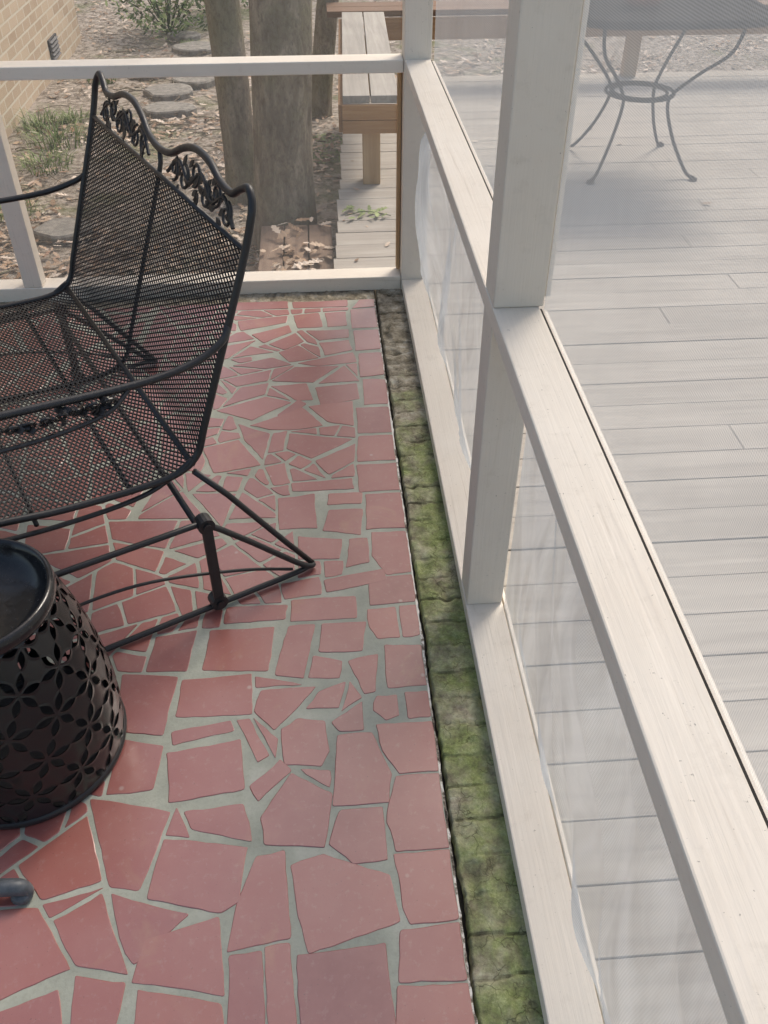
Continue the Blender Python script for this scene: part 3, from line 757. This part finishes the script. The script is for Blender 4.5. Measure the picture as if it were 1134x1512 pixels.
b.obj('moss_patch',GRN,kind='stuff',label='patch of bright moss beside the deck',cat='moss')
for i,(u,v,rx) in enumerate(((290,76,.20),(288,123,.19),(252,141,.2),(248,168,.18),(222,112,.16),(95,347,.15),(272,58,.16))):
    c=fl(u,v,-.36); b=B(); n=18; vs=[]
    for L,(s,z) in enumerate(((1,-.40),(1,-.322),(.93,-.312))):
        for k in range(n):
            a=2*math.pi*k/n; q=rx*(1+.25*noise.noise(Vector((math.cos(a)*1.5,math.sin(a)*1.5,i*3.))))*s
            vs.append((c[0]+q*math.cos(a),c[1]+q*.8*math.sin(a),z))
    fs=[(L*n+k,L*n+(k+1)%n,(L+1)*n+(k+1)%n,(L+1)*n+k) for L in(0,1) for k in range(n)]+[tuple(2*n+k for k in range(n))]
    b.add(vs,fs); b.obj('stepping_stone',STONE,label='flat grey stepping stone set in leafy soil',cat='stepping stone',group='stepping stones through the yard')

# ---------------------------------------------------------------- glider bench
P0=Vector((-.334,1.60,0)); w=Vector((-.45,.893,0)).normalized(); bk=Vector((.893,.45,0)).normalized()
WD=1.03
def C(a,s,z): return P0+bk*a+w*s+Vector((0,0,z))
G=empty('glider_bench',tuple(C(-.25,WD/2,0)),'black wrought iron glider loveseat with mesh seat and scroll crest','garden bench')
prof=cr([(.228,.95,0),(.200,.852,0),(.128,.66,0),(.060,.48,0),(.030,.405,0),(-.025,.372,0),(-.12,.368,0),(-.28,.378,0),(-.42,.398,0),(-.485,.393,0),(-.515,.35,0)],10)
pl=[(p.x,p.y) for p in prof]
AL=[0]
for i in range(1,len(pl)): AL.append(AL[-1]+math.dist(pl[i],pl[i-1]))
def at(l):
    for i in range(1,len(AL)):
        if AL[i]>=l:
            t=(l-AL[i-1])/max(1e-9,AL[i]-AL[i-1]); return (pl[i-1][0]+(pl[i][0]-pl[i-1][0])*t,pl[i-1][1]+(pl[i][1]-pl[i-1][1])*t)
    return pl[-1]
L0=AL[10]; LJ=AL[43]; LT=AL[-1]
def meshpanel(la,lb,name):
    b=B(); pit=.0225; k=1.9; st=.012
    for sg in(1,-1):
        s0=-k*(lb-la)-pit if sg>0 else 0.0
        s1=WD if sg>0 else WD+k*(lb-la)+pit
        s=s0
        while s<s1:
            pts=[];l=la
            while l<=lb+1e-6:
                ss=s+sg*k*(l-la)
                if 0<=ss<=WD:
                    a,z=at(l); pts.append(C(a,ss,z))
                l+=st
            if len(pts)>1: b.tube(pts,.0021,4,cap=False)
            s+=pit
    return part(b,name,IRONM,G)
meshpanel(L0,LJ,'backrest_mesh'); meshpanel(LJ,LT,'seat_mesh')
zc=[(0,.925),(.010,.948),(.032,.962),(.065,.950),(.10,.932),(.16,.936),(.23,.957),(.31,.960),(.38,.942),(.44,.916),(.515,.906)]
zc=zc+[(WD-s,z) for s,z in reversed(zc[:-1])]
def zcrest(s):
    for i in range(1,len(zc)):
        if zc[i][0]>=s:
            t=(s-zc[i-1][0])/(zc[i][0]-zc[i-1][0]); return zc[i-1][1]+(zc[i][1]-zc[i-1][1])*t
    return zc[-1][1]
ofs=lambda z:.200+(z-.852)*.30
b=B()
side=[C(p[0],0,p[1]) for p in reversed(pl[6:])]
far=[C(p[0],WD,p[1]) for p in pl[6:]]
crest=cr([C(ofs(z),s,z) for s,z in zc],6)
b.tube(side+crest+far,.0085,10)
a0,z0=at(L0)
b.tube([C(a0,0,z0),C(a0,WD,z0)],.006,8)
part(b,'frame',IRON,G,smooth=True)
b=B()
b.tube([C(ofs(.906),WD/2,.906)]+[C(p[0]+.004,WD/2,p[1]-.006) for p in pl[8:]],.006,8)
aj,zj=at(LJ)
b.tube([C(aj,0,zj-.006),C(aj,WD,zj-.006)],.0075,8)
b.tube([C(pl[-1][0],0,pl[-1][1]),C(pl[-1][0],WD,pl[-1][1])],.008,8)
for a in(-.13,-.34): b.tube([C(a,0,.362),C(a,WD,.362)],.0055,8)
part(b,'brace',IRON,G,smooth=True)
def plane(s,t):
    s=min(WD-.014,max(.014,s)); t=max(.004,min(t,zcrest(s)-z0-.011))
    z=z0+t; return C(ofs(z),s,z)
def spiral(b,cx,ct,r,turns,a0_,sg,rad=.0042):
    pts=[]
    for i in range(36):
        q=i/35;a=a0_+sg*q*turns*2*math.pi;rr=r*(1-.8*q); pts.append(plane(cx+rr*math.cos(a),ct+rr*math.sin(a)))
    b.tube(pts,[rad*(1-.3*i/35) for i in range(36)],6)
def pleaf(b,cx,ct,L,ang):
    d=(math.cos(ang),math.sin(ang));nn=(-d[1],d[0]);vs=[]
    for q,wd in((0,0),(.25,.3),(.5,.42),(.75,.28),(1,0)):
        for sgn in(1,-1):
            for off in (-.0018,.0018):
                p=plane(cx+d[0]*L*q+nn[0]*wd*L*sgn*.6,ct+d[1]*L*q+nn[1]*wd*L*sgn*.6)+bk*off; vs.append(p)
    fs=[]
    for i in range(4):
        o=i*4;n_=o+4
        fs+= [(o,n_,n_+2,o+2),(o+1,o+3,n_+3,n_+1),(o,o+1,n_+1,n_),(o+2,n_+2,n_+3,o+3)]
    b.add(vs,fs)
b=B()
for c0,mir in((.26,1),(WD-.26,-1)):
    vine=cr([plane(c0-mir*.19,.02),plane(c0-mir*.13,.062),plane(c0-mir*.07,.035),plane(c0,.07),plane(c0+mir*.06,.035),plane(c0+mir*.13,.062),plane(c0+mir*.19,.022)],6)
    b.tube(vine,.0045,6)
    for ds,t,r_,a_,sg in((-.15,.034,.026,1.6,1),(-.09,.056,.025,-1.4,-1),(-.035,.036,.028,1.4,1),(.03,.062,.027,-1.4,-1),(.09,.036,.028,1.5,1),(.15,.040,.025,-1.5,-1)):
        spiral(b,c0+mir*ds,t,r_,1.35,a_ if mir>0 else math.pi-a_,sg*mir)
    for k in range(36):
        cx_=c0+U(-.17,.16); pleaf(b,cx_,U(.012,.070),U(.022,.036),U(0,6.28))
part(b,'scroll_crest',IRON,G,smooth=False)
for sd,s_ in ((-1,0),(1,WD)):
    b=B(); f=lambda a,o,z:C(a,s_+sd*o,z)
    top=[f(.142,.0,.700),f(.115,.022,.680),f(.04,.040,.660),f(-.08,.048,.655),f(-.26,.046,.664),f(-.42,.04,.670),f(-.51,.025,.655),f(-.555,.01,.60),f(-.56,0,.50),f(-.535,0,.40),f(-.505,0,.352)]
    b.tube(cr(top,8),.0082,10)
    part(b,'armrest',IRON,G,smooth=True)
    b=B()
    lo=cr([f(-.10,.052,.650),f(-.16,.076,.626),f(-.30,.084,.618),f(-.44,.076,.626),f(-.50,.040,.650)],7)
    b.tube(lo,.005,8)
    for k in range(11):
        a=-.145-.031*k
        pts=[f(a+.015*math.cos(q*.5+k)*(1-q/18),.062+.011*math.sin(q*.5+k)*(1-q/18),.642+.015*math.sin(q*.5+k)*(1-q/18)) for q in range(17)]
        b.tube(pts,.0035,6)
        for j in range(3):
            aa=U(0,6.28); c=f(a+U(-.012,.012),.062+U(-.01,.01),.642+U(-.010,.010))
            b.obox(c,(bk*math.cos(aa)+w*math.sin(aa)),(-bk*math.sin(aa)+w*math.cos(aa)+Vector((0,0,.7))).normalized(),(0,0,1),.013,.006,.0015)
    part(b,'arm_scroll',IRON,G)
for s_ in(-.085,WD+.085):
    b=B(); f=lambda a,z,o=0:C(a,s_+o,z)
    ins=1 if s_<0 else -1
    b.tube([f(-.60,.285),f(-.30,.285),f(-.02,.282),f(.0,.272)]+cr([f(.03,.245),f(.10,.172),f(.17,.095),f(.225,.036),f(.252,.016),f(.262,.012,.006*ins),f(.245,.0125,.004*ins),f(.2,.0125),f(.0,.0125),f(-.35,.0125),f(-.70,.0125)],7),.0075,10)
    b.tube([f(.015,.37,.078*ins),f(.08,.285,.06*ins),f(.20,.105,.025*ins),f(.262,.014,.010*ins)],.0075,10)
    b.tube(cr([f(-.60,.12),f(-.40,.17),f(-.18,.17),f(.05,.10),f(.20,.03)],8),.0042,8)
    part(b,'base_frame',IRON,G,smooth=True)
    for a in (-.005,-.46):
        b=B(); b.obox(C(a,s_-.014*ins,.155),bk,w,(0,0,1),.0125,.003,.13)
        for z in(.03,.28):
            c=C(a,s_-.004*ins,z)
            b.tube([c-w*.014*ins,c+w*.018*ins],.020 if z>.1 else .021,16); b.tube([c-w*.020*ins,c-w*.010*ins],.010,8)
        part(b,'link',IRON,G)
b=B()
for a,z in((-.02,.275),(-.45,.275)): b.tube([C(a,-.07,z),C(a,WD+.07,z)],.0075,8)
for s in (0.0,WD): b.tube(cr([C(.02,s,.40),C(-.1,s,.345),C(-.3,s,.34),C(-.5,s,.36)],6),.006,8)
part(b,'cross_bar',IRON,G,smooth=True)

# ---------------------------------------------------------------- garden stool
sx,sy=-.675,1.150
S=empty('garden_stool',(sx,sy,0),'black pierced metal drum stool with flower petal cutouts','stool')
prof2=[(.198,.012),(.203,.06),(.205,.12),(.203,.18),(.196,.25),(.184,.32),(.169,.38),(.153,.435)]
pp=cr([(r,z,0) for r,z in prof2],5)
b=B(); b.lathe([(p.x,p.y) for p in pp],(sx,sy,0),120,0,uvrep=(13,2.55))
o=part(b,'body',STOOL,S,smooth=True); so=o.modifiers.new('thick','SOLIDIFY'); so.thickness=.0025
b=B(); b.lathe([(.0,.408),(.06,.409),(.10,.414),(.128,.428),(.139,.447),(.143,.459),(.149,.462),(.154,.456),(.156,.441),(.153,.429),(.144,.418),(.11,.404),(0.0,.400)],(sx,sy,0),96)
part(b,'stool_top',ironmat('gloss_black',(.009,.009,.010,1),.16),S,smooth=True)
b=B(); b.lathe([(0,.006),(.150,.006),(.186,.004),(.186,.0),(.200,.001),(.203,.012),(.198,.02),(.186,.018),(.150,.010),(0,.010)],(sx,sy,0),96)  # dark disc added inside the drum so the petal holes look black
part(b,'added_dark_disc',IRON,S,smooth=True)
px,py_=sx+.008,sy-.045
PE=empty('potted_plant',(px,py_,.409),'small green leafy plant in terracotta pot on stool','plant')
b=B(); b.lathe([(0,.0),(.020,.0),(.027,.042),(.030,.043),(.031,.052),(.027,.052),(.024,.044),(0,.042)],(px,py_,.4095),32); part(b,'pot',TERRA,PE,smooth=True)
b=B()
for k in range(46):
    a=U(0,6.28) if k>8 else U(-1.2,.2)
    d=U(.01,.045) if k>8 else U(.03,.056)
    b.tube(cr([(px,py_,.452),(px+d*.5*math.cos(a),py_+d*.5*math.sin(a),.495),(px+d*math.cos(a),py_+d*math.sin(a),.488)],3),.0015,5,0,.2)
    leaf(b,(px+d*math.cos(a),py_+d*math.sin(a),.484+U(-.02,.02)),U(.030,.042),R(),.6)
part(b,'foliage',BRIGHT,PE)

# ---------------------------------------------------------------- grey chair leg
cx,cy=fl(30,1322)
A=empty('patio_chair',(cx-.3,cy,0),'grey cast metal patio chair with curled foot','chair')
b=B()
b.tube(cr([(cx+.012,cy-.008,.006),(cx+.016,cy,.016),(cx+.004,cy,.030),(cx-.03,cy,.034),(cx-.08,cy+.004,.03),(cx-.16,cy,.06),(cx-.22,cy,.16),(cx-.25,cy,.3),(cx-.25,cy,.42)],7),[.010+.006*min(1,i/14) for i in range(57)],12)
b.lathe([(0,0),(.018,0),(.021,.008),(.017,.018),(.0,.022)],(cx+.006,cy-.002,0),20)
part(b,'leg',IRONG,A,smooth=True)
for dy,dx in((-.42,0),(0,-.45),(-.42,-.45)):
    b=B(); x=cx-.25+dx;y=cy+dy
    b.tube(cr([(x+(.1 if dx==0 else -.1),y,.015),(x,y,.1),(x,y,.42)],6),.014,10); part(b,'leg',IRONG,A,smooth=True)
b=B(); b.box(cx-.72,cx-.23,cy-.44,cy+.02,.42,.445); part(b,'seat',IRONG,A,bevel=.01)
b=B(); b.box(cx-.74,cx-.71,cy-.44,cy+.02,.45,.9); part(b,'backrest',IRONG,A,bevel=.01)

# ---------------------------------------------------------------- patio table on deck
tx,ty=1.69,4.78
T=empty('patio_table',(tx,ty,ZD),'dark wrought iron patio table with curved legs on deck','table')
b=B(); n=48;vs=[];hw=.49
def sq(a,r):
    c,s=math.cos(a),math.sin(a);p=5.0; k=(abs(c)**p+abs(s)**p)**(-1/p); return (tx+r*k*c,ty+r*k*s)
for r_,z in((hw-.03,.675),(hw,.680),(hw,.705),(hw-.012,.713),(hw-.04,.707),(0.01,.707)):
    for k in range(n): vs.append((*sq(2*math.pi*k/n,r_),z))
b.add(vs,[(i*n+k,i*n+(k+1)%n,(i+1)*n+(k+1)%n,(i+1)*n+k) for i in range(5) for k in range(n)])
part(b,'table_top',TIRON,T)
for i,(qx,qy) in enumerate(((1,1),(1,-1),(-1,1),(-1,-1))):
    b=B(); D=lambda r,z:(tx+qx*r,ty+qy*r,z)
    b.tube(cr([D(.34,.68),D(.31,.54),D(.21,.42),D(.13,.31),D(.12,.24),D(.155,.12),D(.20,.02),D(.245,-.055),D(.275,-.065)],8),.0085,8)
    b.lathe([(0,0),(.02,0),(.02,.012),(0,.016)],(tx+qx*.275,ty+qy*.275,ZD),12)
    part(b,'leg',TIRON,T,smooth=True)
b=B()
for r_,z in((.175,.29),(.14,.29)): b.tube([(tx+r_*math.cos(k*math.pi/16),ty+r_*math.sin(k*math.pi/16),z) for k in range(32)],.008,8,closed=True)
for k in range(8):
    a=k*math.pi/4; b.tube([(tx+.14*math.cos(a),ty+.14*math.sin(a),.29),(tx+.175*math.cos(a+.2),ty+.175*math.sin(a+.2),.29)],.005,6)
part(b,'ring_shelf',TIRON,T,smooth=True)
b=B(); b.lathe([(0,0),(.075,0),(.10,.05),(.10,.06),(.09,.055),(.07,.01),(0,.008)],(tx-.10,ty-.10,.709),32)
b.obj('orange_dish',TERRA,smooth=True,label='orange terracotta dish on the patio table',cat='dish')

# ---------------------------------------------------------------- world, sun, camera
wd=bpy.data.worlds.new('World'); scene.world=wd; wd.use_nodes=True
nt=wd.node_tree; sky=nt.nodes.new('ShaderNodeTexSky'); sky.sky_type='NISHITA'; sky.sun_disc=False
EL,AZ=math.radians(48),math.radians(35)
sky.sun_elevation=EL; sky.sun_rotation=AZ; sky.air_density=1.0; sky.dust_density=3.0; sky.ozone_density=.6
mixn=nt.nodes.new('ShaderNodeMix'); mixn.data_type='RGBA'; mixn.blend_type='MULTIPLY'; mixn.inputs[0].default_value=1
nt.links.new(sky.outputs[0],mixn.inputs[6]); mixn.inputs[7].default_value=(1.60,1.49,1.33,1)
bg=nt.nodes['Background']; nt.links.new(mixn.outputs[2],bg.inputs[0]); bg.inputs[1].default_value=.15
sl=bpy.data.lights.new('sun','SUN'); sl.energy=2.3; sl.angle=math.radians(18); sl.color=(1,.95,.87)
so=bpy.data.objects.new('sun',sl); col.objects.link(so)
dv=Vector((math.sin(AZ)*math.cos(EL),math.cos(AZ)*math.cos(EL),math.sin(EL)))
so.rotation_euler=dv.to_track_quat('Z','Y').to_euler()
cam=bpy.data.cameras.new('camera'); co=bpy.data.objects.new('camera',cam); col.objects.link(co)
cam.sensor_fit='HORIZONTAL'; cam.sensor_width=36; cam.lens=F/1134*36; cam.clip_end=800; cam.clip_start=.02
co.location=(0,0,H); co.rotation_euler=(math.pi/2-TH,0,-PH)
scene.camera=co
scene.view_settings.view_transform='Standard'; scene.view_settings.look='None'; scene.view_settings.exposure=0
